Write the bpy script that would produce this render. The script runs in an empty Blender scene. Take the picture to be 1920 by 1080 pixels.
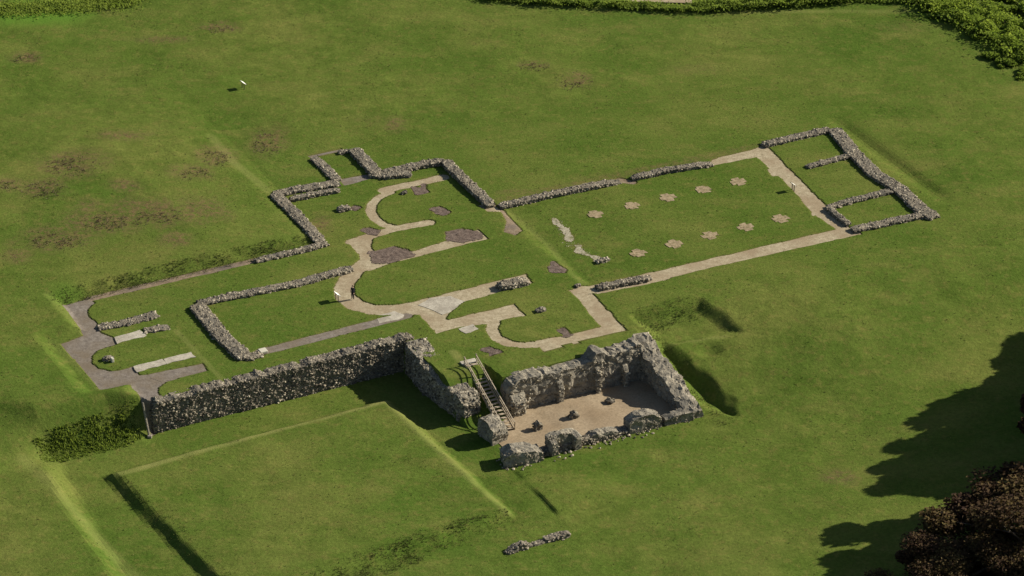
import bpy, bmesh, math, random
import numpy as np
from mathutils import Vector, Matrix, noise

R = math.radians
SC = bpy.context.scene
COL = SC.collection
rng = np.random.default_rng(7)
random.seed(7)

# ------------------------------------------------------------------ camera
PITCH, FPX, DIST = R(28.5), 7292.0, 455.0          # long lens from a helicopter
CAM = np.array([0.0, -DIST * math.cos(PITCH), DIST * math.sin(PITCH)])
cd = bpy.data.cameras.new('camera'); cd.lens = 36.0 * FPX / 1920.0; cd.sensor_width = 36.0
cd.clip_start = 1.0; cd.clip_end = 12000.0
cam = bpy.data.objects.new('camera', cd); COL.objects.link(cam)
cam.location = CAM; cam.rotation_euler = (math.pi / 2 - PITCH, 0, 0)
SC.camera = cam

# ------------------------------------------------------------------ sky and sun
SUN_AZ, SUN_EL = R(20.5), R(28.0)                  # azimuth from +X towards +Y
sdir = Vector((math.cos(SUN_AZ) * math.cos(SUN_EL), math.sin(SUN_AZ) * math.cos(SUN_EL), math.sin(SUN_EL)))
w = bpy.data.worlds.new('World'); SC.world = w; w.use_nodes = True
nt = w.node_tree; bg = nt.nodes['Background']
sky = nt.nodes.new('ShaderNodeTexSky'); sky.sky_type = 'NISHITA'; sky.sun_disc = False
sky.sun_elevation = SUN_EL; sky.sun_rotation = math.pi / 2 - SUN_AZ
nt.links.new(sky.outputs[0], bg.inputs[0]); bg.inputs[1].default_value = 0.05
sl = bpy.data.lights.new('sun', 'SUN'); sl.energy = 5.0; sl.angle = R(0.5); sl.color = (1.0, 0.93, 0.80)
so = bpy.data.objects.new('sun', sl); COL.objects.link(so)
so.rotation_euler = sdir.to_track_quat('Z', 'Y').to_euler(); so.location = (150, 40, 120)
SC.view_settings.view_transform = 'Standard'; SC.view_settings.look = 'None'
SC.view_settings.gamma = 1.0; SC.view_settings.exposure = 0.75
SC.render.filter_size = 1.9
SC.cycles.max_bounces = 6

# ------------------------------------------------------------------ site grid
# a runs along the church from its east end to its west end, b runs across it towards the cloister
TH = R(27.0); CT, ST = math.cos(TH), math.sin(TH)
def xy(a, b): return a * CT + b * ST, a * ST - b * CT
def ab(x, y): return x * CT + y * ST, x * ST - y * CT
def survey(px, py, z=0.0):
    """a point measured on the photograph, carried to level z, in metres on the site grid"""
    u, v = (px - 960) / FPX, -(py - 540) / FPX
    d = np.array([u, v * math.sin(PITCH) + math.cos(PITCH), v * math.cos(PITCH) - math.sin(PITCH)])
    p = CAM + d * (z - CAM[2]) / d[2]
    return ab(p[0], p[1])
def S(pts, z=0.0): return [survey(p[0], p[1], z) for p in pts]
def zoomed(ox, oy, s, pts, z=0.0): return S([(ox + p[0] / s, oy + p[1] / s) for p in pts], z)
ZB = lambda pts: zoomed(60, 460, 2.7, pts)
ZC = lambda pts: zoomed(480, 240, 3.6, pts)
ZD = lambda pts: zoomed(900, 220, 3.176, pts)
ZE = lambda pts: zoomed(1340, 200, 3.0, pts)
ZF = lambda pts: zoomed(560, 460, 3.097, pts)

def sstep(e0, e1, x):
    t = np.clip((x - e0) / (e1 - e0), 0, 1); return t * t * (3 - 2 * t)
def vnoise(x, y, s, seed=0):
    """smooth value noise, vectorised"""
    x = np.asarray(x) / s + seed * 17.3; y = np.asarray(y) / s - seed * 9.1
    xi, yi = np.floor(x), np.floor(y); fx, fy = x - xi, y - yi
    fx = fx * fx * (3 - 2 * fx); fy = fy * fy * (3 - 2 * fy)
    def h(i, j):
        q = np.sin(i * 127.1 + j * 311.7 + seed * 3.7) * 43758.5453; return q - np.floor(q)
    return (h(xi, yi) * (1 - fx) + h(xi + 1, yi) * fx) * (1 - fy) + (h(xi, yi + 1) * (1 - fx) + h(xi + 1, yi + 1) * fx) * fy
def poly_sd(a, b, poly):
    """signed distance to a polygon, positive inside"""
    a = np.asarray(a, float); b = np.asarray(b, float)
    d = np.full(a.shape, 1e9); ins = np.zeros(a.shape, bool); n = len(poly)
    for i in range(n):
        x0, y0 = poly[i]; x1, y1 = poly[(i + 1) % n]
        ex, ey = x1 - x0, y1 - y0; L = ex * ex + ey * ey + 1e-12
        t = np.clip(((a - x0) * ex + (b - y0) * ey) / L, 0, 1)
        d = np.minimum(d, np.hypot(a - x0 - t * ex, b - y0 - t * ey))
        c = (y0 > b) != (y1 > b)
        if ey != 0: ins ^= c & (a < (b - y0) / ey * ex + x0)
    return np.where(ins, d, -d)
def line_d(a, b, pts):
    d = np.full(np.shape(a), 1e9)
    for (x0, y0), (x1, y1) in zip(pts[:-1], pts[1:]):
        ex, ey = x1 - x0, y1 - y0; L = ex * ex + ey * ey + 1e-12
        t = np.clip(((a - x0) * ex + (b - y0) * ey) / L, 0, 1)
        d = np.minimum(d, np.hypot(a - x0 - t * ex, b - y0 - t * ey))
    return d

LOW = -3.8
GARTH = [(-55.3, 13.0), (-22.0, 11.9), (-20.6, 39.0), (-53.0, 42.5)]
HOLLOW = [(9.8, 12.4), (17.8, 13.0), (18.4, 15.5), (19.2, 19.4), (14.0, 18.6), (10.0, 18.0)]
DITCH = [(9.3, 19.0), (10.1, 18.6), (10.8, 22.0), (11.8, 25.5), (12.4, 29.0), (11.9, 31.2), (11.0, 30.0), (9.9, 25.0)]
def height(a, b):
    """ground level at a, b (vectorised)"""
    a = np.asarray(a, float); b = np.asarray(b, float)
    A = [-200, -75, -64, -60, -52, -48.3, -47.8, -16.8, -16.2, -10.9, -10.5, 7.6, 8.4, 14, 30, 200]
    B0 = [-10, -6, -3, 0.5, 1.5, 3.6, 5.0, 5.0, 14.0, 14.0, 18.2, 18.2, 14, 12, 14, 14]
    B1 = [16, 14, 10, 6.5, 7.0, 6.6, 5.5, 5.5, 21.5, 21.5, 18.7, 18.7, 30, 34, 40, 40]
    b0 = np.interp(a, A, B0); b1 = np.interp(a, A, B1)
    t = np.clip((b - b0) / (b1 - b0), 0, 1); z = LOW * t * t * (3 - 2 * t)
    # bank on the east side of the cloister
    z = z + 1.35 * sstep(-60.2, -63.4, a + 0.08 * (b - 20) + .8 * (vnoise(a, b, 2.5, 32) - .5)) * sstep(4, 11, b)
    # raised turf of the cloister garth
    m = (a > -60) & (a < -15) & (b > 6) & (b < 48)
    if m.any():
        g = np.zeros(z.shape); g[m] = sstep(-1.3, 0.4, poly_sd(a[m], b[m], GARTH) + .35 * (vnoise(a[m], b[m], 1.4, 23) - .5)); z = z + 0.72 * g
    # little scarp running on from the treasury
    z = z + 0.27 * sstep(-15.9, -15.2, a) * sstep(-4.0, -13.0, a) * (sstep(33.5, 37.5, b) + .6 * sstep(31, 31.6, b) * sstep(34, 32.5, b)) * sstep(42, 40.5, b)
    # field standing higher than the east arm
    d1 = np.maximum.reduce([-47.9 - a, -20.9 - b, 0 * a]); 
    d2 = np.hypot(np.maximum(np.maximum(-52.7 - a, a + 47), 0), np.maximum(np.maximum(-12.8 - b, b - 0.1), 0))
    d = np.minimum(d1, d2)
    amp = np.interp(a, [-80, -50, -28, -17, -14], [0.6, 0.62, 0.9, 0.35, 0.0]) * sstep(9, 3, b)
    z = z + amp * sstep(0.0, 2.1, d + .5 * (vnoise(a, b, 1.6, 31) - .5) * (d > 0)) * sstep(60, 25, d)
    # turf step at the crossing
    z = z - 0.28 * sstep(7.1, 9.0, a + .5 * (vnoise(a, b, 1.5, 33) - .5)) * np.clip(1 - (a - 8.9) / 13.0, 0, 1) * sstep(-20.0, -17.0, b) * sstep(4.5, 1.5, b)
    # hollows and the ditch west of the treasury
    m = (a > 5) & (a < 26) & (b > 8) & (b < 36)
    if m.any():
        g = np.zeros(z.shape)
        g[m] = -0.72 * sstep(-1.0, 0.9, poly_sd(a[m], b[m], HOLLOW) + .6 * (vnoise(a[m], b[m], 2.0, 21) - .5)) - 1.0 * sstep(-1.2, 1.0, poly_sd(a[m], b[m], DITCH) + .7 * (vnoise(a[m], b[m], 1.6, 22) - .5)) \
            - 0.35 * sstep(1.5, 0.2, np.hypot((a[m] - 14.6) / 1.4, b[m] - 21.2))
        z = z + g
    # west range ditch line in the turf
    z = z - 0.3 * np.exp(-((a - 57.2 - 0.02 * (b + 5)) / 1.1) ** 2) * sstep(-24, -18, b) * sstep(6, 0, b)
    # gentle unevenness away from the levelled church
    off = np.maximum.reduce([-54 - a, a - 56, -36 - b, b - 6.5, 0 * a])
    k = sstep(0.5, 8, off)
    z = z + k * (0.28 * (vnoise(a, b, 11, 1) - 0.5) + 0.12 * (vnoise(a, b, 3.1, 2) - 0.5) + 0.05 * (vnoise(a, b, 1.1, 3) - .5))
    z = z + 0.9 * (vnoise(a, b, 60, 4) - 0.5) * sstep(10, 60, off)
    return z
def zf(a, b): return float(height(np.array([a]), np.array([b]))[0])
def spot(px, py):
    """photograph point on the actual ground -> a, b, z"""
    z = 0.0
    for _ in range(14):
        a, b = survey(px, py, z); z = 0.5 * z + 0.5 * zf(a, b)
    return a, b, zf(a, b)
def W(a, b, z): x, y = xy(a, b); return Vector((x, y, z))

# ------------------------------------------------------------------ materials
def mat(name, rough=0.9):
    m = bpy.data.materials.new(name); m.use_nodes = True
    n = m.node_tree.nodes; p = n['Principled BSDF']; p.inputs['Roughness'].default_value = rough
    p.inputs['Specular IOR Level'].default_value = 0.15
    return m, m.node_tree, p
def N(t, kind, **kw):
    n = t.nodes.new(kind)
    for k, v in kw.items():
        if k in n.inputs.keys(): n.inputs[k].default_value = v
        else: setattr(n, k, v)
    return n
def pos(t, objspace=False):
    return t.nodes.new('ShaderNodeNewGeometry').outputs['Position']
def nz(t, p, scale, detail=4, rough=0.6):
    n = N(t, 'ShaderNodeTexNoise', Scale=scale, Detail=detail, Roughness=rough); t.links.new(p, n.inputs['Vector']); return n.outputs['Fac']
def ramp(t, f, stops):
    r = t.nodes.new('ShaderNodeValToRGB'); e = r.color_ramp.elements
    while len(e) < len(stops): e.new(0.5)
    for i, (q, c) in enumerate(stops): e[i].position = q; e[i].color = (*c, 1)
    t.links.new(f, r.inputs[0]); return r.outputs[0]
def mix(t, f, c1, c2, mode='MIX'):
    n = t.nodes.new('ShaderNodeMix'); n.data_type = 'RGBA'; n.blend_type = mode
    for s, v in ((n.inputs['Factor'], f), (n.inputs['A'], c1), (n.inputs['B'], c2)):
        if isinstance(v, (int, float)): s.default_value = v
        elif isinstance(v, tuple): s.default_value = (*v, 1)
        else: t.links.new(v, s)
    return n.outputs['Result']
def rng_map(t, f, a, b, c=0, d=1):
    n = N(t, 'ShaderNodeMapRange'); n.inputs[1].default_value = a; n.inputs[2].default_value = b
    n.inputs[3].default_value = c; n.inputs[4].default_value = d; t.links.new(f, n.inputs[0]); return n.outputs[0]
def attr(t, name):
    n = t.nodes.new('ShaderNodeAttribute'); n.attribute_name = name; return n.outputs['Fac']
def bump(t, p, f, strength, dist):
    b = N(t, 'ShaderNodeBump', Strength=strength, Distance=dist); t.links.new(f, b.inputs['Height']); t.links.new(b.outputs[0], p.inputs['Normal'])

def grass_colour(t):
    P = pos(t)
    c = ramp(t, nz(t, P, 0.05, 4), [(0.33, (0.064, 0.107, 0.017)), (0.5, (0.092, 0.126, 0.024)), (0.66, (0.128, 0.144, 0.034))])
    mp = t.nodes.new('ShaderNodeMapping'); mp.inputs['Scale'].default_value = (0.62, 1.0, 1.0); mp.inputs['Rotation'].default_value = (0, 0, R(-24)); t.links.new(P, mp.inputs[0])
    c = mix(t, rng_map(t, nz(t, mp.outputs[0], 0.4, 5, 0.62), 0.38, 0.68, 0, .8), c, (0.052, 0.089, 0.013))
    c = mix(t, rng_map(t, nz(t, mp.outputs[0], 0.2, 7, 0.72), 0.5, 0.72, 0, .8), c, (0.155, 0.156, 0.042))
    c = mix(t, rng_map(t, nz(t, P, 0.9, 5, 0.7), 0.52, 0.8, 0, 0.8), c, (0.16, 0.142, 0.042))
    c = mix(t, rng_map(t, nz(t, P, 1.7, 3, 0.6), 0.62, 0.78, 0, 0.6), c, (0.05, 0.072, 0.012))
    f = rng_map(t, nz(t, P, 2.6, 6, 0.8), 0.25, 0.75, 0.6, 1.4)
    v = t.nodes.new('ShaderNodeVectorMath'); v.operation = 'SCALE'; t.links.new(c, v.inputs[0]); t.links.new(f, v.inputs['Scale'])
    return v.outputs[0], P
M = {}
m, t, p = mat('turf', 1.0); p.inputs['Specular IOR Level'].default_value = 0.0
c, P = grass_colour(t)
dry = mix(t, rng_map(t, nz(t, P, 1.2, 5, 0.7), 0.35, 0.65), (0.18, 0.122, 0.058), (0.088, 0.066, 0.034))
dn = t.nodes.new('ShaderNodeMath'); dn.operation = 'MULTIPLY'; t.links.new(attr(t, 'dry'), dn.inputs[0]); t.links.new(rng_map(t, nz(t, P, 1.5, 6, 0.85), 0.4, 0.6), dn.inputs[1])
c = mix(t, dn.outputs[0], c, dry)
c = mix(t, attr(t, 'lush'), c, (0.085, 0.165, 0.022))
c = mix(t, attr(t, 'straw_lit'), c, (0.215, 0.215, 0.07))  # pale straw turf, also the painted sunlight along bank edges
c = mix(t, attr(t, 'soil'), c, (0.11, 0.075, 0.04))
t.links.new(c, p.inputs['Base Color'])
bump(t, p, nz(t, P, 3.0, 6, 0.72), 0.6, 0.14)
p.inputs['Sheen Weight'].default_value = 0.0
M['turf'] = m

def simple(name, stops, scale, detail=5, bs=0.4, bd=0.04, rough=0.95, scale2=None, c2=None, nrough=0.65):
    m, t, p = mat(name, rough); P = pos(t)
    c = ramp(t, nz(t, P, scale, detail, nrough), stops)
    if c2: c = mix(t, rng_map(t, nz(t, P, scale2, 4), 0.42, 0.66), c, c2)
    g_ = rng_map(t, nz(t, P, scale * 4, 4, .8), .25, .75, .72, 1.28); v_ = t.nodes.new('ShaderNodeVectorMath'); v_.operation = 'SCALE'; t.links.new(c, v_.inputs[0]); t.links.new(g_, v_.inputs['Scale'])
    t.links.new(v_.outputs[0], p.inputs['Base Color']); bump(t, p, nz(t, P, scale * 2.2, 5, 0.7), bs, bd); M[name] = m
simple('gravel', [(0.25, (0.21, 0.168, 0.1)), (0.5, (0.32, 0.268, 0.175)), (0.75, (0.42, 0.362, 0.25))], 1.9, scale2=0.25, c2=(0.255, 0.195, 0.122))
simple('grey_gravel', [(0.25, (0.105, 0.088, 0.072)), (0.5, (0.17, 0.145, 0.12)), (0.75, (0.24, 0.21, 0.175))], 1.7, scale2=0.3, c2=(0.15, 0.12, 0.085))
simple('brown_gravel', [(0.25, (0.12, 0.085, 0.055)), (0.5, (0.2, 0.15, 0.1)), (0.75, (0.27, 0.21, 0.15))], 1.7, scale2=0.3, c2=(0.13, 0.105, 0.085))
simple('purple_soil', [(0.3, (0.06, 0.042, 0.034)), (0.5, (0.12, 0.088, 0.07)), (0.75, (0.2, 0.155, 0.125))], 2.5, bs=0.7, bd=0.08)
simple('floor_earth', [(0.25, (0.22, 0.165, 0.1)), (0.5, (0.3, 0.232, 0.15)), (0.75, (0.37, 0.295, 0.2))], 1.0, scale2=0.25, c2=(0.23, 0.17, 0.105))
simple('concrete', [(0.25, (0.27, 0.24, 0.19)), (0.5, (0.39, 0.355, 0.285)), (0.75, (0.5, 0.46, 0.37))], 1.4, scale2=0.5, c2=(0.27, 0.24, 0.19))
simple('rubble_ground', [(0.3, (0.12, 0.125, 0.045)), (0.48, (0.28, 0.25, 0.17)), (0.75, (0.46, 0.42, 0.33))], 1.6)
simple('pier_gravel', [(0.32, (0.12, 0.105, 0.045)), (0.5, (0.26, 0.2, 0.12)), (0.75, (0.37, 0.3, 0.195))], 2.2)
simple('mortar', [(0.22, (0.06, 0.051, 0.039)), (0.42, (0.14, 0.12, 0.09)), (0.58, (0.22, 0.19, 0.143)), (0.78, (0.36, 0.315, 0.24))], 1.9, detail=6, bs=0.9, bd=0.12, scale2=0.45, c2=(0.115, 0.105, 0.085), nrough=0.75)
simple('facing', [(0.25, (0.1, 0.086, 0.064)), (0.45, (0.23, 0.203, 0.155)), (0.62, (0.35, 0.308, 0.232)), (0.8, (0.54, 0.48, 0.36))], 1.3, detail=7, bs=1.0, bd=0.14, scale2=0.5, c2=(0.14, 0.128, 0.105), nrough=0.72)
m, t, p = mat('flint', 0.75)
P = pos(t)
c = ramp(t, attr(t, 'tint'), [(0.0, (0.042, 0.035, 0.026)), (0.25, (0.1, 0.084, 0.061)), (0.55, (0.23, 0.195, 0.138)), (0.82, (0.36, 0.31, 0.222)), (1.0, (0.54, 0.47, 0.345))])
c = mix(t, rng_map(t, nz(t, P, 6, 4), 0.35, 0.7, 0, 0.5), c, (0.09, 0.08, 0.065))
t.links.new(c, p.inputs['Base Color']); M['flint'] = m
def leafmat(name, stops, trans=0.25, soft=1.0):
    m, t, p = mat(name, 0.8)
    c = ramp(t, attr(t, 'tint'), stops); t.links.new(c, p.inputs['Base Color'])
    ge = t.nodes.new('ShaderNodeNewGeometry'); va = t.nodes.new('ShaderNodeVectorMath'); va.operation = 'SCALE'; va.inputs['Scale'].default_value = soft
    t.links.new(ge.outputs['Normal'], va.inputs[0]); vb = t.nodes.new('ShaderNodeVectorMath'); vb.operation = 'ADD'; vb.inputs[1].default_value = (0, 0, 1)
    t.links.new(va.outputs[0], vb.inputs[0]); vn = t.nodes.new('ShaderNodeVectorMath'); vn.operation = 'NORMALIZE'; t.links.new(vb.outputs[0], vn.inputs[0]); t.links.new(vn.outputs[0], p.inputs['Normal'])
    tr = t.nodes.new('ShaderNodeBsdfTranslucent'); t.links.new(c, tr.inputs[0])
    ms = t.nodes.new('ShaderNodeMixShader'); ms.inputs[0].default_value = trans
    t.links.new(p.outputs[0], ms.inputs[1]); t.links.new(tr.outputs[0], ms.inputs[2])
    t.links.new(ms.outputs[0], t.nodes['Material Output'].inputs[0]); M[name] = m
leafmat('blade', [(0, (0.075, 0.105, 0.02)), (0.5, (0.125, 0.15, 0.033)), (1, (0.21, 0.2, 0.065))], .2, .55)
leafmat('nettle', [(0, (0.09, 0.13, 0.018)), (0.5, (0.17, 0.24, 0.03)), (1, (0.26, 0.33, 0.048))], .45, .6)
leafmat('bramble', [(0, (0.1, 0.14, 0.018)), (0.5, (0.19, 0.27, 0.03)), (1, (0.3, 0.38, 0.05))], .5, .5)
leafmat('thistle', [(0, (0.1, 0.085, 0.042)), (0.5, (0.16, 0.122, 0.066)), (1, (0.21, 0.165, 0.1))], .2, .5)
leafmat('copper_leaf', [(0, (0.028, 0.012, 0.007)), (0.5, (0.062, 0.036, 0.014)), (1, (0.14, 0.105, 0.032))], 0.2)
simple('bark', [(0.3, (0.05, 0.04, 0.03)), (0.7, (0.14, 0.115, 0.09))], 3)
simple('timber', [(0.3, (0.24, 0.19, 0.13)), (0.7, (0.46, 0.39, 0.29))], 4, bs=0.2)
def flat(name, col, rough=0.6):
    m, t, p = mat(name, rough); P = pos(t)
    c = mix(t, nz(t, P, 7, 3), tuple(q * 0.85 for q in col), tuple(min(1, q * 1.12) for q in col))
    t.links.new(c, p.inputs['Base Color']); M[name] = m
flat('board_white', (0.78, 0.77, 0.68)); flat('board_print', (0.42, 0.44, 0.40)); flat('post_dark', (0.07, 0.06, 0.045))
flat('jacket', (0.022, 0.024, 0.032), 0.85); flat('trousers', (0.016, 0.016, 0.02), 0.9); flat('skin', (0.5, 0.33, 0.24), 0.6)
flat('hair', (0.05, 0.033, 0.02), 0.8); flat('bag', (0.62, 0.60, 0.54), 0.8)
flat('pale_stone', (0.5, 0.47, 0.38), 0.9)

# ------------------------------------------------------------------ mesh helpers
def new_obj(name, me, material=None, parent=None):
    o = bpy.data.objects.new(name, me); COL.objects.link(o)
    if material: me.materials.append(M[material])
    if parent: o.parent = parent
    return o
def tag(o, label=None, cat=None, group=None, kind=None):
    if label: o['label'] = label
    if cat: o['category'] = cat
    if group: o['group'] = group
    if kind or cat: o['kind'] = kind or 'thing'
    return o
def mesh_np(name, V, F, smooth=False, attrs=None):
    me = bpy.data.meshes.new(name); V = np.asarray(V, np.float32); F = np.asarray(F, np.int32)
    k = F.shape[1]; n = len(F)
    me.vertices.add(len(V)); me.vertices.foreach_set('co', V.ravel())
    me.loops.add(n * k); me.loops.foreach_set('vertex_index', F.ravel())
    me.polygons.add(n); me.polygons.foreach_set('loop_start', np.arange(n, dtype=np.int32) * k)
    me.polygons.foreach_set('loop_total', np.full(n, k, np.int32))
    me.update(calc_edges=True)
    me.polygons.foreach_set('use_smooth', np.full(n, smooth, bool))
    for nm, val in (attrs or {}).items():
        at = me.attributes.new(nm, 'FLOAT', 'POINT'); at.data.foreach_set('value', np.asarray(val, np.float32))
    return me
def empty(name, a, b, z):
    o = bpy.data.objects.new(name, None); COL.objects.link(o); o.location = W(a, b, z); o.empty_display_size = 0.5
    o.rotation_euler = (0, 0, TH); return o
def local(parent, o):
    """keep a mesh built in world coordinates in place under its parent"""
    o.parent = parent
    o.matrix_parent_inverse = (Matrix.Translation(parent.location) @ parent.rotation_euler.to_matrix().to_4x4()).inverted() if parent.type == 'EMPTY' else Matrix.Identity(4)
    return o

# unit stones
def ico():
    bm = bmesh.new(); bmesh.ops.create_icosphere(bm, subdivisions=1, radius=1.0)
    V = np.array([v.co[:] for v in bm.verts]); F = np.array([[v.index for v in f.verts] for f in bm.faces]); bm.free(); return V, F
IV, IF = ico()
def stones(P, size, tint=None, flat_=0.7):
    """irregular stones at points P (n,3) -> V, F, tint"""
    n = len(P); K = len(IV)
    sc = size[:, None, None] * rng.uniform(0.65, 1.3, (n, 1, 3)); sc[:, :, 2] *= flat_
    j = IV[None] * (1 + rng.uniform(-0.28, 0.28, (n, K, 1)))
    q = j * sc; th = rng.uniform(0, 6.283, n); c, s = np.cos(th)[:, None], np.sin(th)[:, None]
    x = q[:, :, 0] * c - q[:, :, 1] * s; y = q[:, :, 0] * s + q[:, :, 1] * c
    V = np.stack([x, y, q[:, :, 2]], -1) + P[:, None]
    F = IF[None] + (np.arange(n) * K)[:, None, None]
    if tint is None: tint = np.clip(rng.beta(1.6, 1.5, n), 0, 1)
    return V.reshape(-1, 3), F.reshape(-1, 3), np.repeat(tint, K)

def lofted(pts, prof, width, z0s=None, jitter=0.09, step=0.32, dome=0.05, seed=0, taper=True, base_drop=0.3):
    """rubble masonry along a polyline pts (a,b); prof = [(t 0..1, top z absolute or height)], returns V,F"""
    pts = [np.array(p, float) for p in pts]
    seg = [np.linalg.norm(q - p) for p, q in zip(pts[:-1], pts[1:])]; L = sum(seg); n = max(3, int(L / step) + 1)
    ts = np.linspace(0, 1, n); cum = np.concatenate([[0], np.cumsum(seg)]) / L
    C = np.stack([np.interp(ts, cum, [p[0] for p in pts]), np.interp(ts, cum, [p[1] for p in pts])], 1)
    T = np.gradient(C, axis=0); T /= np.linalg.norm(T, axis=1)[:, None] + 1e-9; NN = np.stack([-T[:, 1], T[:, 0]], 1)
    zt = np.interp(ts, [q[0] for q in prof], [q[1] for q in prof])
    if z0s is None: z0 = height(C[:, 0], C[:, 1]); zt = z0 + zt
    else: z0 = np.interp(ts, [q[0] for q in z0s], [q[1] for q in z0s])
    hmax = float(np.max(zt - z0)); nr = max(2, int(round(hmax / 0.38))); nt_ = max(3, int(width / 0.35))
    sec = [(-1.0, i / nr, 0) for i in range(nr)] + [(-1 + 2 * i / nt_, 1.0, 1) for i in range(nt_ + 1)] + [(1.0, 1 - (i + 1) / nr, 0) for i in range(nr)]
    V = []; m_ = len(sec)
    for i in range(n):
        h = zt[i] - z0[i]
        rag = min(h, 1.3) * (0.16 * noise.noise((C[i][0] * 0.8 + seed, C[i][1] * 0.8, seed)) + 0.12 * noise.noise((C[i][0] * 2.2, C[i][1] * 2.2 + seed, 3)))
        e = min(ts[i], 1 - ts[i]) * L; ef = (0.78 + 0.22 * min(1, e / 0.5)) if taper else 1.0
        for (u, v, top) in sec:
            ww = width / 2 * ef * (1 - 0.06 * v) * (1 + 0.1 * noise.noise((C[i][0] * 0.9, C[i][1] * 0.9 + 7 * u, seed + 5)))
            z = z0[i] - (base_drop if v == 0 else 0) + h * v * (ef if v > 0.8 else 1) + (rag if v > 0.6 else 0)
            if top: z += dome * (1 - u * u)
            x = C[i] + NN[i] * u * ww
            nv = noise.noise_vector((x[0] * 1.7 + seed, x[1] * 1.7, z * 1.7)) * jitter
            V.append((x[0] + nv.x, x[1] + nv.y, z + nv.z * (0.9 if v > 0 else 0)))
    V = np.array(V); F = []
    for i in range(n - 1):
        for j in range(m_ - 1): F.append((i * m_ + j, (i + 1) * m_ + j, (i + 1) * m_ + j + 1, i * m_ + j + 1))
    Fq = np.array(F)
    caps = []
    for r in (0, n - 1):
        for j in range(m_ // 2):
            k = (r * m_ + j, r * m_ + j + 1, r * m_ + m_ - 2 - j, r * m_ + m_ - 1 - j)
            if len(set(k)) == 4: caps.append(k if r == 0 else k[::-1])
    F = np.concatenate([Fq, np.array(caps)])
    # site grid -> world (mirrors handedness, so flip winding as needed)
    X = np.stack([V[:, 0] * CT + V[:, 1] * ST, V[:, 0] * ST - V[:, 1] * CT, V[:, 2]], 1)
    return X, F
def scatter_on(X, F, density, smin, smax, top_bias=1.0, tone=(1.6, 1.5), minz=None):
    Q = X[F]; d1 = Q[:, 2] - Q[:, 0]; d2 = Q[:, 3] - Q[:, 1]; nr = np.cross(d1, d2); ar = 0.5 * np.linalg.norm(nr, axis=1)
    cen = X.mean(0); nr /= np.linalg.norm(nr, axis=1)[:, None] + 1e-9
    wgt = ar * np.where(np.abs(nr[:, 2]) > 0.6, top_bias, 1.0); n = int(density * wgt.sum())
    i = rng.choice(len(F), n, p=wgt / wgt.sum()); u, v = rng.random((n, 1)), rng.random((n, 1))
    P = (Q[i, 0] * (1 - u) + Q[i, 1] * u) * (1 - v) + (Q[i, 3] * (1 - u) + Q[i, 2] * u) * v
    s = rng.uniform(smin, smax, n) * rng.choice([0.7, 1.0, 1.25], n)
    out = np.where((np.abs(nr[:, 2]) > .5)[:, None], np.sign(nr[:, 2:3]) * nr, nr * np.sign(((Q.mean(1) - cen) * nr).sum(1))[:, None])
    P = P - np.array([0, 0, 1]) * (np.abs(nr[i, 2]) > .5)[:, None] * (s * .3)[:, None]
    return stones(P, s, np.clip(rng.beta(*tone, n), 0, 1))
def masonry(name, pts, prof, width, parent=None, material='mortar', density=19, smin=0.085, smax=0.18, tone=(1.1, 1.15), **kw):
    X, F = lofted(pts, prof, width, seed=hash(name) % 13 + len(bpy.data.objects) * 0.37, **kw)
    me = mesh_np(name, X, F); bm = bmesh.new(); bm.from_mesh(me); bmesh.ops.recalc_face_normals(bm, faces=bm.faces); bm.to_mesh(me); bm.free()
    o = new_obj(name, me, material)
    if parent: local(parent, o)
    V, Fs, tn = scatter_on(X, F, density, smin, smax, tone=tone)
    s = new_obj('stones', mesh_np('stones', V, Fs, attrs={'tint': tn}), 'flint', o); s['kind'] = 'stuff'
    return o
def wall(label, runs, cat='wall', name='flint_wall', group=None, lowk=.72, **kw):
    """a ruined wall: runs = [(pts, height or profile, width)] ; one run is one mesh, several hang under an empty"""
    k = lowk if lowk and 'z0s' not in kw else 1.0
    def pf(h): return [(q[0], q[1] * k) for q in h] if isinstance(h, list) else [(0, h * k), (1, h * k)]
    if len(runs) == 1:
        o = masonry(name, runs[0][0], pf(runs[0][1]), runs[0][2], **kw)
    else:
        a, b = runs[0][0][0]; o = empty(name, a, b, zf(a, b))
        for r in runs: masonry(r[3] if len(r) > 3 else 'wall_run', r[0], pf(r[1]), r[2], parent=o, **kw)
    return tag(o, label, cat, group)

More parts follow.
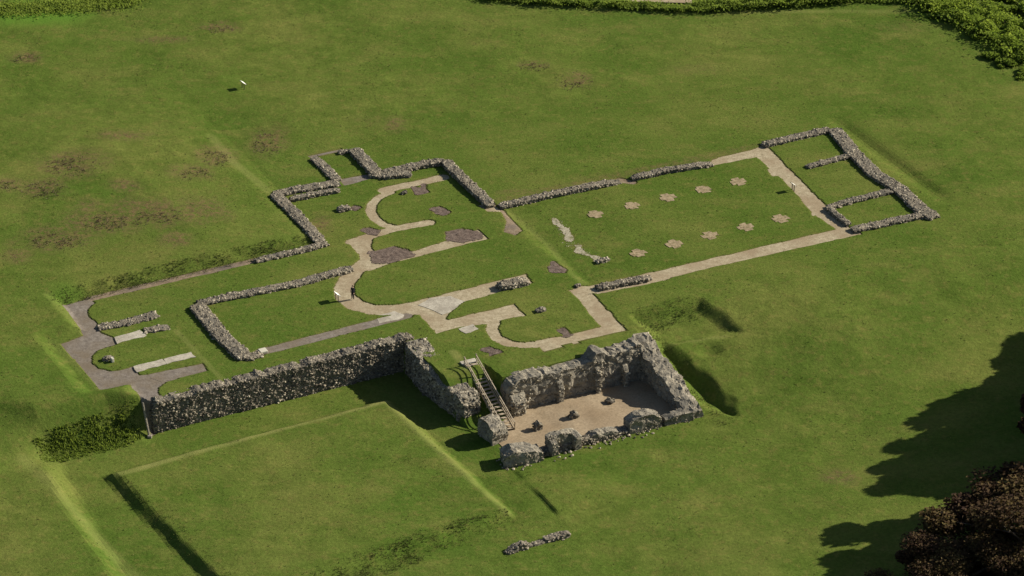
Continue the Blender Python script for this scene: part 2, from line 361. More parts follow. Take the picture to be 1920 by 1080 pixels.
def leaves(P, size, tint, droop=0.5, asp=0.6):
    """bent leaf quads at P"""
    n = len(P); d = rng.normal(size=(n, 3)); d[:, 2] = np.abs(d[:, 2]) * droop; d /= np.linalg.norm(d, axis=1)[:, None]
    r = rng.normal(size=(n, 3)); sdv = np.cross(d, r); sdv /= np.linalg.norm(sdv, axis=1)[:, None] + 1e-9
    L = (size * rng.uniform(0.7, 1.35, n))[:, None]
    V = np.stack([P - sdv * L * asp / 2, P + d * L * 0.5 - sdv * L * asp * .1, P + sdv * L * asp / 2, P - d * L * 0.5], 1)
    return V.reshape(-1, 3), np.arange(n * 4).reshape(-1, 4), np.repeat(tint, 4)
def blades(P, hgt, tint, per=4, spread=0.35, wid=0.16):
    n = len(P); V = []; T = []
    for k in range(per):
        th = rng.uniform(0, 6.283, n); l = rng.uniform(0.05, 1, n) * spread
        hh = hgt * rng.uniform(0.6, 1.2, n); base = P + np.stack([np.cos(th) * l * .5 * hgt, np.sin(th) * l * .5 * hgt, -0.03 + 0 * th], 1)
        ph = rng.uniform(0, 6.283, n); sd = np.stack([np.cos(ph), np.sin(ph), 0 * ph], 1) * (wid * hgt)[:, None] * .5
        tip = base + np.stack([np.cos(th) * l * hgt, np.sin(th) * l * hgt, hh], 1)
        V.append(np.stack([base - sd, base + sd, tip], 1)); T.append(np.repeat(np.clip(tint + rng.normal(0, .12, n), 0, 1), 3))
    V = np.concatenate(V).reshape(-1, 3); return V, np.arange(len(V)).reshape(-1, 3), np.concatenate(T)
def abz(a, b):
    a = np.asarray(a); b = np.asarray(b); return np.stack([a * CT + b * ST, a * ST - b * CT, height(a, b)], 1)
def grow(name, poly, n, hmin, hmax, material='blade', label=None, cat=None, kind='stuff', tint=(0.3, 0.7), patch=None, edge=.5, **kw):
    """rough grass tufts inside a polygon"""
    A = np.array(poly); lo, hi = A.min(0), A.max(0); a = rng.uniform(lo[0], hi[0], n * 4); b = rng.uniform(lo[1], hi[1], n * 4)
    k = poly_sd(a, b, poly) + rng.normal(0, edge, len(a)) + edge * 2.4 * (vnoise(a, b, 1.8, 51) - .5) > 0
    if patch: k &= vnoise(a, b, patch, 9) + rng.normal(0, .12, len(a)) > 0.5
    a, b = a[k][:n], b[k][:n]
    V, F, T = blades(abz(a, b), rng.uniform(hmin, hmax, len(a)) * (.55 + .9 * vnoise(a, b, 1.2, 52)), rng.uniform(tint[0], tint[1], len(a)), **kw)
    o = new_obj(name, mesh_np(name, V, F, attrs={'tint': T}), material); tag(o, label, cat, kind=kind); return o

# ------------------------------------------------------------------ paths, paving and bare ground as plan shapes
def strip(pts, wd): return ('strip', pts, wd)
def poly(pts): return ('poly', pts)
gravel = [
    poly(zoomed(900, 220, 3.176, [(650, 1000), (1020, 920), (1588, 790)]) + ZE([(690, 685), (770, 680), (830, 715), (740, 732), (0, 896)]) + ZD([(1040, 980), (700, 1047), (530, 1030), (600, 1000)])),
    poly(ZE([(0, 290), (215, 240), (275, 205), (360, 290), (620, 550), (770, 690), (700, 700), (545, 590), (440, 462), (300, 335), (235, 280), (0, 327)])),
    poly(ZD([(1380, 252), (1440, 240), (1440, 275), (1375, 285)])),
    poly(ZE([(300, 350), (345, 345), (375, 385), (320, 390)])), poly(ZE([(540, 595), (580, 570), (620, 605), (550, 610)])),
    strip(ZC([(1265, 330), (860, 418)]), 1.45), strip(ZC([(900, 430), (830, 465), (785, 510), (772, 555), (800, 610), (860, 650), (960, 672)]), 1.15),
    strip(ZC([(1175, 635), (960, 670), (800, 715), (640, 765)]), 1.35),
    poly(ZC([(625, 765), (790, 730), (775, 800), (800, 830), (1000, 810), (1050, 830), (1290, 755), (1500, 680), (1560, 745), (1100, 860), (880, 920), (760, 960), (650, 960), (720, 890)])),
    strip(ZF([(395, 100), (330, 140), (285, 190), (262, 240), (272, 300), (330, 345), (430, 372), (560, 372), (700, 355)]), 2.3),
    poly(ZF([(560, 350), (760, 300), (1320, 165), (1350, 215), (960, 325), (860, 395), (700, 400), (440, 400)])),
    poly(ZF([(690, 385), (870, 375), (850, 425), (870, 430), (1250, 340), (1312, 405), (1180, 430), (1130, 450), (940, 470), (800, 508)])),
    strip(ZF([(1135, 430), (1122, 480), (1150, 535), (1220, 570), (1310, 580), (1420, 575)]), 1.35),
    poly(ZF([(1380, 555), (1560, 520), (1755, 465), (1580, 262), (1620, 240), (1700, 275), (1905, 490), (1420, 620)])),
    poly(ZC([(1510, 520), (1600, 495), (1650, 560), (1560, 560)])),
]
grey = [
    poly(ZB([(155, 305), (290, 268), (315, 290), (280, 322), (283, 362), (325, 388), (345, 440), (415, 468), (430, 497), (335, 527), (303, 555), (303, 595), (335, 622), (400, 636), (450, 630), (510, 612), (540, 658), (720, 625), (860, 597), (885, 632), (760, 665), (680, 688), (638, 718), (636, 750), (665, 778), (600, 812), (575, 800), (495, 705), (420, 722), (345, 728), (270, 640), (145, 497), (262, 455), (240, 415)])),
    strip(S([(490, 659), (762, 590)]), 1.5),
    poly(ZC([(560, 345), (780, 305), (790, 335), (600, 385)])), strip(ZC([(380, 182), (560, 145)]), 1.0),
]
brown = [strip(ZB([(1140, 72), (800, 150), (450, 232), (290, 270)]), 1.1), poly(ZD([(110, 525), (150, 560), (255, 670), (210, 700), (140, 680), (160, 620)])),
         strip(ZD([(830, 370), (905, 385)]), 1.0)]
soil = [poly(ZC(q)) for q in ([(1060, 400), (1140, 385), (1165, 430), (1090, 445)], [(1180, 545), (1240, 520), (1305, 560), (1260, 590), (1200, 580)],
        [(715, 690), (760, 665), (830, 690), (800, 712), (730, 715)], [(1290, 700), (1390, 670), (1500, 690), (1520, 735), (1400, 775), (1290, 760)],
        [(765, 830), (930, 792), (1040, 820), (1060, 855), (880, 910), (790, 905)], [(645, 540), (655, 515), (690, 535), (670, 560)])] \
    + [poly(ZD([(380, 890), (450, 858), (520, 905), (510, 928), (430, 918)])), poly(ZF([(1490, 490), (1540, 475), (1590, 515), (1540, 532)])),
       poly(ZF([(1060, 605), (1110, 588), (1172, 622), (1110, 642)]))]
PIERS = [(17.6 + i * 4.93, -12.2 + 0.1 * i) for i in range(5)] + [(17.4 + i * 4.88, -1.1 + 0.05 * i) for i in range(5)]

# ------------------------------------------------------------------ terrain
FS, CS = 0.18, 0.5
def axis(lo, flo, fhi, hi):
    c = [np.arange(lo, flo, CS), np.arange(flo, fhi, FS), np.arange(fhi, hi, CS)]
    far = np.cumsum(1.0 * 1.33 ** np.arange(24)); far = far[far < 3500]
    return np.concatenate([(lo - far)[::-1], *c, hi + far])
AX, BX = axis(-104, -54.2, 56.2, 108), axis(-114, -37, 14.2, 92)
GA, GB = np.meshgrid(AX, BX, indexing='ij'); GZ = height(GA, GB)
fa = np.where((AX >= -54.3) & (AX <= 57))[0]; fb = np.where((BX >= -37.1) & (BX <= 7.5))[0]
def rast(shapes, rag=.14):
    """distance field of plan shapes on the grid, positive inside, with slightly ragged edges"""
    D = np.full(GA.shape, -9.0)
    for s in shapes:
        P_ = np.array(s[1]); pad = (s[2] if s[0] == 'strip' else 0) + 0.8; lo, hi = P_.min(0) - pad, P_.max(0) + pad
        i0, i1 = np.searchsorted(AX, [lo[0], hi[0]]); j0, j1 = np.searchsorted(BX, [lo[1], hi[1]])
        a, b = GA[i0:i1, j0:j1], GB[i0:i1, j0:j1]
        d = poly_sd(a, b, s[1]) if s[0] == 'poly' else s[2] / 2 - line_d(a, b, s[1])
        D[i0:i1, j0:j1] = np.maximum(D[i0:i1, j0:j1], d + rag * (vnoise(a, b, 1.1, 5) - 0.5) + 0.06 * (vnoise(a, b, 0.4, 6) - .5))
    return D
dG, dY, dB, dS = rast(gravel, .22), rast(grey), rast(brown), rast(soil, .75)
dR = rast([strip(ZD([(445, 600), (490, 660), (540, 730), (600, 785), (690, 835)]), .55)], 1.5)
dAll = np.maximum.reduce([dG, dY, dB, dS, dR])
ga, gb = np.gradient(dAll, AX, BX); gl = np.hypot(ga, gb) + 1e-6
near = (np.abs(dAll) < FS * .5) & (gl > .3) & (gl < 3)
GA0, GB0 = GA.copy(), GB.copy()
GA = GA - np.where(near, dAll * ga / gl ** 2, 0); GB = GB - np.where(near, dAll * gb / gl ** 2, 0)
anyp = (dAll > 0) | near
bg_ = np.stack([dG, dY, dB, dS, dR]); who = np.argmax(np.where(bg_ > -FS * .75, bg_ + np.array([0, .02, .0, 9, 9])[:, None, None], -99), 0)
def full(k): # cells wholly paved, owned by shape set k
    c = anyp[:-1, :-1] & anyp[1:, :-1] & anyp[:-1, 1:] & anyp[1:, 1:]
    cnt = sum((who[x0:na + x0 - 1, y0:nb + y0 - 1] == k).astype(int) for x0 in (0, 1) for y0 in (0, 1))
    return c & (cnt >= 2)
na, nb = GA.shape
own = np.full((na - 1, nb - 1), -1)
for k_ in (0, 1, 2, 3, 4): own[full(k_)] = k_
GZ = GZ - 0.09 * (anyp & (who != 4))
attrs = {}
# dry, thistly and worn places of the field, plus sunlight painted on bank edges, from the photograph
dry = np.zeros(GA.shape); lush = np.zeros(GA.shape); straw_lit = np.zeros(GA.shape)
def blob(arr, px, py, rx, ry, v=1.0, z=0.0):
    a0, b0 = survey(px, py, z); k = (np.abs(GA - a0) < 14) & (np.abs(GB - b0) < 14)
    x = GA[k] * CT + GB[k] * ST; y = GA[k] * ST - GB[k] * CT; x0, y0 = xy(a0, b0)
    sc = 15.2; d = np.hypot((x - x0) * sc / rx, (y - y0) * sc * 0.46 / ry)
    arr[k] = np.maximum(arr[k], v * sstep(1.3, 0.2, d + .5 * (vnoise(x, y, 1.6, 41) - .5)))
for q in [(135, 315, 80, 32), (500, 265, 46, 34), (405, 295, 44, 30), (45, 103, 40, 14), (415, 48, 50, 14), (1080, 150, 36, 20), (1000, 122, 36, 10), (200, 425, 100, 30), (270, 405, 90, 30),
          (15, 353, 40, 18), (85, 360, 50, 24), (110, 455, 90, 28), (300, 410, 90, 30), (370, 405, 70, 34), (360, 330, 50, 20), (740, 235, 30, 20), (230, 260, 60, 14), (330, 460, 40, 16), (30, 490, 40, 16), (300, 70, 70, 10),
          (165, 400, 40, 16), (230, 360, 40, 14), (600, 420, 26, 24)]: blob(dry, *q)
for q in [(1580, 895, 40, 12, 0.9, -3.8), (235, 545, 60, 14, 0.3), (700, 225, 50, 14, 0.3), (980, 360, 60, 7, 0.7), (1130, 335, 60, 6, .5), (1300, 130, 70, 14, 0.3), (1650, 370, 30, 12, 0.3), (1690, 50, 80, 14, .3)]: blob(dry, *q)
for q in [(60, 20, 140, 34, 1), (120, 560, 40, 22, 0.5)]: blob(lush, *q)
def along(arr, px, wd, v, z=0.0):
    pts = S(px, z); d = line_d(GA, GB, pts); arr[:] = np.maximum(arr, v * sstep(wd, wd * 0.3, d) * (0.5 + 0.5 * vnoise(GA, GB, 1.7, 8)))
along(straw_lit, [(395, 255), (440, 310), (505, 362)], 0.9, 0.4); along(straw_lit, [(225, 888), (480, 815), (722, 748)], 1.0, 0.9, -3.1)  # straw-coloured ridge line; then the garth crest's sunlit line, painted in
along(straw_lit, [(722, 748), (830, 850), (950, 955)], 0.9, 0.4, -3.2); along(straw_lit, [(953, 393), (1032, 459), (1070, 510), (1098, 532)], 0.7, 0.25)  # sunlight painted on the garth's west edge and the crossing step
along(straw_lit, [(45, 862), (110, 925), (200, 1015), (270, 1080)], 1.2, 0.35, -2.6); along(straw_lit, [(1250, 652), (1360, 636)], 0.5, 0.4, -1.5); along(straw_lit, [(90, 560), (160, 625)], .9, .2); along(straw_lit, [(100, 640), (190, 730)], .9, .2)  # cloister bank and east chapel banks painted paler where they face the sun
along(straw_lit, [(330, 620), (420, 715)], 0.5, 0.35); along(dry, [(940, 375), (1180, 325), (1420, 275)], 1.4, 0.8); along(straw_lit, [(850, 660), (875, 690)], .8, .6)
along(straw_lit, [(1940, 20), (1280, 22), (960, 8)], 0.8, 0.35)
soilm = np.where(anyp, 0.55, 0.0)
V = np.stack([GA * CT + GB * ST, GA * ST - GB * CT, GZ], -1).reshape(-1, 3)
idx = np.arange(na * nb).reshape(na, nb)
Fq = np.stack([idx[:-1, :-1], idx[:-1, 1:], idx[1:, 1:], idx[1:, :-1]], -1).reshape(-1, 4)
g = new_obj('ground', mesh_np('ground', V, Fq, smooth=False, attrs={'dry': dry.ravel(), 'lush': lush.ravel(), 'straw_lit': straw_lit.ravel(), 'soil': soilm.ravel()}), 'turf')
tag(g, 'mown green turf with scarps and worn brown patches', kind='structure')
def lay(name, k_, material, label, lift=0.006, extra=0.0):
    """the paving of the owned cells, lying in its shallow bed"""
    f = np.stack([idx[:-1, :-1], idx[:-1, 1:], idx[1:, 1:], idx[1:, :-1]], -1)[own == k_]
    u, inv = np.unique(f, return_inverse=True); vv = V[u].copy(); vv[:, 2] += lift + extra * np.abs(vnoise(vv[:, 0], vv[:, 1], 0.5, 3))
    o = new_obj(name, mesh_np(name, vv, inv.reshape(-1, 4)), material); tag(o, label, kind='structure'); return o
lay('gravel_path', 0, 'gravel', 'tan gravel paths tracing the church plan')
lay('grey_paving', 1, 'grey_gravel', 'grey gravel tracing the east chapels and choir edge')
lay('brown_path', 2, 'brown_gravel', 'brown gravel strips on the north edge of the choir and at the crossing')
lay('flint_patch', 3, 'purple_soil', 'dark purple-brown patches of flint and bare soil', lift=0.012, extra=0.07)
lay('rubble_ground', 4, 'rubble_ground', 'worn pale ground under the loose rubble strip in the nave')
# earth floor of the treasury
FL = [(-12.9, 22.0), (-10.4, 19.4), (7.4, 19.4), (7.6, 30.0), (-14.4, 30.2), (-14.4, 22.0)]
na_, nb_ = 90, 46; a_, b_ = np.meshgrid(np.linspace(-14.5, 7.8, na_), np.linspace(19.2, 30.4, nb_), indexing='ij')
ins = poly_sd(a_, b_, FL) + 0.3 * (vnoise(a_, b_, 1, 2) - .5) > 0; zz = np.maximum(height(a_, b_) + 0.012, LOW + 0.012)
vv = np.stack([a_ * CT + b_ * ST, a_ * ST - b_ * CT, zz], -1).reshape(-1, 3); ii = np.arange(na_ * nb_).reshape(na_, nb_)
cell = ins[:-1, :-1] & ins[1:, :-1] & ins[:-1, 1:] & ins[1:, 1:]; f = np.stack([ii[:-1, :-1], ii[:-1, 1:], ii[1:, 1:], ii[1:, :-1]], -1)[cell]
o = new_obj('earth_floor', mesh_np('earth_floor', vv, f), 'floor_earth'); tag(o, 'bare tan earth floor inside the ruined sunken building', kind='structure')

# ------------------------------------------------------------------ box helper for made things
class MB:
    def __init__(s): s.v = []; s.f = []
    def box(s, c, size, rot=None):
        k = len(s.v); m = rot or Matrix.Identity(3)
        for dx in (-.5, .5):
            for dy in (-.5, .5):
                for dz in (-.5, .5): s.v.append(tuple(Vector(c) + m @ Vector((dx * size[0], dy * size[1], dz * size[2]))))
        for q in ((0, 1, 3, 2), (4, 6, 7, 5), (0, 4, 5, 1), (2, 3, 7, 6), (0, 2, 6, 4), (1, 5, 7, 3)): s.f.append(tuple(k + i for i in q))
        return s
    def bar(s, p, q, wx, wz):
        p, q = Vector(p), Vector(q); d = q - p; rot = d.to_track_quat('Y', 'Z').to_matrix(); return s.box((p + q) / 2, (wx, d.length, wz), rot)
    def tube(s, p, q, r0, r1, n=8):
        p, q = Vector(p), Vector(q); m = (q - p).to_track_quat('Z', 'Y').to_matrix(); k = len(s.v)
        for c, r in ((p, r0), (q, r1)):
            for i in range(n): s.v.append(tuple(c + m @ Vector((r * math.cos(6.2832 * i / n), r * math.sin(6.2832 * i / n), 0))))
        for i in range(n): s.f.append((k + i, k + (i + 1) % n, k + n + (i + 1) % n, k + n + i))
        s.f.append(tuple(k + i for i in range(n))[::-1]); s.f.append(tuple(k + n + i for i in range(n))); return s
    def build(s, name, material, parent=None, bevel=0):
        me = bpy.data.meshes.new(name); me.from_pydata(s.v, [], s.f); me.update()
        if bevel:
            bm = bmesh.new(); bm.from_mesh(me); bmesh.ops.bevel(bm, geom=list(bm.edges), offset=bevel, segments=1, affect='EDGES'); bm.to_mesh(me); bm.free()
        return new_obj(name, me, material, parent)

def slab(name, pts, z, thick, material, label, cat):
    """a flat laid slab with chipped outline"""
    P_ = []
    for (p, q) in zip(pts, pts[1:] + pts[:1]):
        L = math.dist(p, q); n = max(1, int(L / 0.6))
        for i in range(n):
            u = i / n; P_.append((p[0] + (q[0] - p[0]) * u + random.uniform(-.12, .12), p[1] + (q[1] - p[1]) * u + random.uniform(-.12, .12)))
    bm = bmesh.new(); top = [bm.verts.new(W(x, y, z + thick)) for x, y in P_]; f = bm.faces.new(top)
    ex = bmesh.ops.extrude_face_region(bm, geom=[f]); 
    for v in [q for q in ex['geom'] if isinstance(q, bmesh.types.BMVert)]: v.co.z -= thick + 0.15
    bmesh.ops.recalc_face_normals(bm, faces=bm.faces); me = bpy.data.meshes.new(name); bm.to_mesh(me); bm.free()
    return tag(new_obj(name, me, material), label, cat)
slab('concrete_slab', ZB([(420, 467), (550, 430), (585, 458), (432, 497)]), -0.06, 0.1, 'concrete', 'pale concrete strip at the tip of the shorter rubble wall, east end', 'slab')
slab('concrete_slab', ZB([(512, 615), (660, 577), (682, 600), (535, 642)]), -0.06, 0.1, 'concrete', 'left half of the long pale concrete strip in the east end', 'slab')
slab('concrete_slab', ZB([(664, 577), (805, 540), (828, 565), (685, 600)]), -0.06, 0.11, 'concrete', 'right half of the long pale concrete strip in the east end', 'slab')
slab('concrete_slab', ZB([(600, 668), (860, 600), (884, 630), (660, 690)]), -0.13, 0.06, 'grey_gravel', 'dull grey strip in front of the long pale concrete strip, east end', 'slab')
slab('concrete_slab', ZF([(700, 345), (760, 305), (880, 290), (965, 325), (955, 350), (870, 385), (830, 400), (790, 375)]), -0.13, 0.08, 'concrete', 'pale grey mortar spread on the gravel left of the rubble block', 'slab')
slab('concrete_slab', ZF([(440, 405), (560, 380), (615, 398), (600, 420), (470, 452)]), -0.13, 0.06, 'concrete', 'pale mortar end of the grey strip along the choir', 'slab')
slab('stone_slab', ZF([(925, 485), (1010, 458), (1045, 485), (970, 515)]), -0.02, 0.06, 'concrete', 'small pale slab in the turf below the gravel corner', 'slab')

# pier markers: ten crosses of gravel in the nave turf
def pier_mesh():
    q = .5; base = [(-1, -q), (-q, -q), (-q, -1), (q, -1), (q, -q), (1, -q), (1, q), (q, q), (q, 1), (-q, 1), (-q, q), (-1, q)]; o_ = []
    for (x0, y0), (x1, y1) in zip(base, base[1:] + base[:1]):
        jx, jy = random.uniform(-.1, .1), random.uniform(-.1, .1)
        for u in (0, .5): o_.append((x0 + (x1 - x0) * u + jx + random.uniform(-.05, .05), y0 + (y1 - y0) * u + jy + random.uniform(-.05, .05)))
    bm = bmesh.new(); f = bm.faces.new([bm.verts.new((x, y, random.uniform(.02, .05))) for x, y in o_]); ex = bmesh.ops.extrude_face_region(bm, geom=[f])
    for v in [q_ for q_ in ex['geom'] if isinstance(q_, bmesh.types.BMVert)]: v.co.z = -0.12
    bmesh.ops.recalc_face_normals(bm, faces=bm.faces); me = bpy.data.meshes.new('pier_marker'); bm.to_mesh(me); bm.free(); me.materials.append(M['pier_gravel']); return me
ordn = ['nearest the rubble strip', 'second from the rubble strip', 'third, in the middle', 'fourth, second from the west path', 'nearest the west path']
for i, (pa, pb) in enumerate(PIERS):
    o = bpy.data.objects.new('pier_marker', pier_mesh()); COL.objects.link(o); o.location = W(pa, pb, zf(pa, pb))
    o.rotation_euler = (0, 0, TH); o.scale = (1 + random.uniform(-.06, .06), 1 + random.uniform(-.06, .06), 1)
    tag(o, f"gravel pier cross in the {'upper' if i < 5 else 'lower'} nave row, {ordn[i % 5]}", 'pier marker', 'gravel crosses marking the nave piers')

# ------------------------------------------------------------------ low flint walls
def top(pts, z): return S(pts, z)
def zt(f, pts, h):   # zoom-crop points that lie on a wall top of height h
    ox, oy, s = {'B': (60, 460, 2.7), 'C': (480, 240, 3.6), 'D': (900, 220, 3.176), 'E': (1340, 200, 3.0), 'F': (560, 460, 3.097)}[f]
    return zoomed(ox, oy, s, pts, h)
wall('long low flint wall along the north side of the nave, east of its gap', [(zt('D', [(115, 512), (385, 452), (600, 408), (830, 365)], .5), [(0, .35), (.15, .5), (.6, .6), (.9, .5), (1, .25)], 1.15)])
wall('low flint wall along the north side of the nave, west of its gap', [(zt('D', [(905, 345), (1130, 298), (1385, 258)], .55), [(0, .45), (.4, .6), (.9, .5), (1, .3)], 1.1)])
wall('short low flint wall on the gravel at the start of the south nave path', [(zt('D', [(700, 1000), (850, 970), (1015, 938)], .5), [(0, .5), (.8, .55), (1, .3)], 1.05)])
o = wall('flint walls of the three rooms at the west end of the church', [
    (zt('E', [(275, 205), (450, 162), (650, 118)], .4), .5, 1.3, 'north_wall'), (zt('E', [(672, 112), (770, 235), (900, 365), (1040, 450), (1160, 565), (1240, 610)], .5), .6, 1.9, 'west_wall'),
    (zt('E', [(775, 680), (900, 655), (1050, 622), (1200, 590)], .45), .5, 1.35, 'south_wall'), (zt('E', [(520, 328), (640, 295), (770, 262)], .4), .45, 0.95, 'cross_wall'),
    (zt('E', [(640, 555), (800, 510), (1000, 463)], .4), .5, 1.0, 'cross_wall'), (zt('E', [(640, 555), (690, 600), (755, 650)], .45), .55, 0.8, 'east_wall')], name='west_range_walls', lowk=.6)
o = wall('thick flint walls of the north transept meeting in a corner at the top', [
    (zt('C', [(1270, 190), (1400, 315), (1585, 487)], .95), [(0, 1.05), (.4, 1.15), (.9, .9), (1, .6)], 1.35, 'west_wall'), (zt('C', [(1265, 195), (1120, 215), (980, 245), (850, 275)], .9), [(0, 1.05), (1, .8)], 1.3, 'north_wall'),
    (zt('C', [(1045, 285), (950, 285), (850, 300)], .7), .75, 1.6, 'buttress_mass'), (zt('C', [(660, 115), (740, 200), (820, 285)], .8), [(0, .9), (1, .8)], 1.6, 'chapel_wall'), (zt('C', [(770, 290), (850, 310)], .5), .6, 1.2, 'chapel_corner')], name='transept_walls', lowk=.5)
o = wall('low flint walls of the small chamber beside the north transept', [
    (zt('C', [(390, 190), (460, 255), (550, 345)], .3), .35, 1.25, 'side_wall'), (zt('C', [(560, 155), (625, 138)], .35), .4, 0.9, 'end_wall')], name='chamber_walls')
o = wall('flint walls turning round the east side of the north transept down to the choir', [
    (zt('C', [(560, 360), (400, 385), (250, 410), (130, 440)], .35), .4, 1.5, 'north_wall'), (zt('C', [(560, 400), (400, 428), (230, 465)], .55), .55, 0.9, 'inner_wall'),
    (zt('C', [(125, 440), (250, 560), (440, 760)], .45), .5, 1.45, 'east_wall'), (zt('C', [(480, 768), (300, 815), (100, 860), (0, 885)], .35), [(0, .4), (1, .3)], 1.1, 'choir_wall')], name='transept_east_walls')
o = wall('low flint walls round the east and north of the inner choir', [
    (zt('B', [(1620, 105), (1350, 182), (1100, 232), (1000, 250), (900, 272), (840, 285)], .4), [(0, .5), (.6, .5), (1, .4)], 1.25, 'north_wall'), (zt('B', [(830, 290), (880, 350), (960, 450), (1080, 560)], .45), .55, 1.9, 'east_wall'),
    (zt('B', [(1080, 562), (1165, 540)], .35), .4, 1.2, 'south_stub')], name='choir_walls', lowk=.62)
tag(MB().box(W(*survey(493, 659), 0.08), (0.9, 0.9, 0.3), Matrix.Rotation(TH, 3, 'Z')).build('pale_stone_block', 'pale_stone', bevel=.05), 'pale stone at the end of the grey choir strip beside the flint wall', 'stone')
wall('longer of two low rubble walls pointing out of the east chapels', [(zt('B', [(335, 410), (480, 385), (630, 345)], .2), [(0, .14), (.3, .2), (1, .26)], 1.45)])
wall('shorter low rubble wall beside the concrete strip in the east end', [(zt('B', [(570, 430), (690, 408)], .15), .18, 1.25)])
wall('isolated rubble masonry block on the gravel strip south of the crossing', [(zt('F', [(1160, 225), (1240, 210), (1330, 190)], .6), [(0, .7), (.6, .75), (1, .6)], 1.5)], cat='masonry block', name='masonry_block')
def lump(label, px, py, la, lb, h, tilt=0.0, cat='stone', name='rubble_lump', z=None, tone=(1.6, 1.5), **kw):
    a, b, z0 = spot(px, py)
    o = masonry(name, [(a - la / 2, b), (a + la / 2, b + tilt)], [(0, h * .8), (.5, h), (1, h * .75)], lb, step=0.3, tone=tone, **kw)
    return tag(o, label, cat)
lump('small grey rubble lump standing in the north transept turf', 645, 394, 1.5, 0.9, .5, density=14)
lump('small rubble lump in the turf between the two south chapels', 1014, 583, 1.2, 0.8, .35, density=14)
lump('low grey stone with a pale end in the easternmost apse', 202, 674, 1.1, 0.7, .45, density=14)
tag(MB().box(W(*survey(210.5, 678), .25), (.28, .55, .5), Matrix.Rotation(TH, 3, 'Z')).build('pale_stone_block', 'pale_stone', bevel=.04), 'pale upright stone against the low stone in the easternmost apse', 'stone')
lump('tiny stone heap at the corner where the south nave path starts', 1083, 536, .7, .5, .3, density=16)
lump('small dark stone heap at the inner edge of the upper apse path', 758, 363, .7, .5, .35, density=16)
# rubble strip across the nave: loose stones on worn ground
st = ZD([(445, 600), (490, 660), (530, 740), (600, 785), (680, 830)]); n = 480
tt = rng.random(n); ca = np.interp(tt, np.linspace(0, 1, 5), [q[0] for q in st]) + rng.normal(0, .38, n); cb = np.interp(tt, np.linspace(0, 1, 5), [q[1] for q in st]) + rng.normal(0, .3, n)
Pp = abz(ca, cb); V_, F_, T_ = stones(Pp - np.array([0, 0, .05]), rng.uniform(.05, .12, n), np.clip(rng.beta(2.6, 1.3, n), 0, 1)); 
o = new_obj('rubble_strip', mesh_np('rubble_strip', V_, F_, attrs={'tint': T_}), 'flint'); tag(o, 'ragged strip of loose pale rubble lying across the nave turf', 'rubble', kind='stuff')
lump('pale stone heap at the lower end of the loose rubble strip', 1130, 490, 1.6, .8, .35, tone=(4, 1.2), density=16)

# ------------------------------------------------------------------ tall masonry round the cloister and the treasury
tw = dict(z0s=[(0, LOW), (1, LOW)], density=22, smin=.075, smax=.17, base_drop=.4)
big = wall('long high flint retaining wall on the north side of the cloister lawn', [([(-47.7, 5.2), (-15.2, 5.1)], [(0, .1), (.1, .0), (.5, .1), (.9, .25), (.97, .5), (1, .35)], 1.5)], name='retaining_wall', tone=(1.1, 1.45), jitter=.11, **tw)
cp = MB(); p0, p1 = W(-48.65, 5.2, 0.05), W(-48.55, 6.5, LOW + .1)
cp.bar(p0, p1, .2, .26); cp.box(p1 + Vector((.05, -.1, .1)), (.5, .5, .35)); c_ = cp.build('raking_coping', 'facing', big, bevel=.05)
wall('ruined wall running down from the end of the retaining wall to the stair', [([(-15.6, 6.0), (-15.9, 11.5), (-15.4, 15.5), (-14.9, 19.4)], [(0, .35), (.2, .0), (.45, -.35), (.65, -1.0), (.75, -.8), (.93, -.75), (1, -1.1)], 2.6)], name='ruined_wall', material='facing', tone=(1.7, 1.5), jitter=.16, **tw)
tw['density'] = 9; tw['smin'] = .06; tw['smax'] = .13; tw['taper'] = False; bk = dict(material='facing', jitter=.22, step=.45, dome=.02)
wall('squat broken masonry block at the foot of the timber stair', [([(-14.7, 22.2), (-14.3, 25.2)], [(0, -1.9), (.3, -1.5), (.8, -1.6), (1, -2.2)], 2.0)], name='wall_block', cat='masonry block', tone=(2.1, 1.4), **bk, **tw)
nw = empty('treasury_north_wall', -1.5, 19.1, LOW)
masonry('wall_run', [(-10.7, 18.9), (-1.9, 18.9), (7.0, 18.9)], [(0, -.3), (.08, .05), (.2, .1), (.42, -.1), (.6, .1), (.64, .95), (.69, .9), (.72, .3), (.85, .45), (.96, .9), (1, .6)], 2.1, parent=nw, material='facing', z0s=[(0, LOW), (1, LOW)], density=3.5, smin=.08, smax=.16, tone=(1.9, 1.4), jitter=.2, base_drop=.3)
for (a0, hh, ww) in ((-9.6, -1.2, 1.8), (-4.2, -.9, .75), (0.6, -.4, .6), (4.2, -.9, .6)):
    masonry('buttress', [(a0, 19.4), (a0, 20.95 if ww > 1 else 20.6)], [(0, hh), (1, hh - .5)], ww, parent=nw, material='facing', z0s=[(0, LOW), (1, LOW)], density=9, smin=.1, smax=.2, tone=(3, 1.3), jitter=.07, base_drop=.3)
tag(nw, 'tall grey north wall of the sunken ruined building with ragged top and buttresses', 'wall')
wall('sloping broken west wall of the sunken ruined building', [([(7.3, 17.6), (7.6, 21), (7.6, 25), (7.5, 30.2)], [(0, .75), (.1, .6), (.17, -.1), (.25, -.75), (.38, -.8), (.5, -1.45), (.6, -1.4), (.75, -2.3), (.85, -2.3), (1, -3.1)], 2.3)], name='treasury_west_wall', material='facing', tone=(2.0, 1.4), jitter=.3, **tw)
wall('low broken corner of the sunken building at its right-hand front', [([(3.9, 29.6), (7.4, 29.9)], [(0, -3.1), (.5, -2.7), (1, -2.8)], 1.3)], name='wall_block', cat='masonry block', tone=(2.2, 1.3), **bk, **tw)
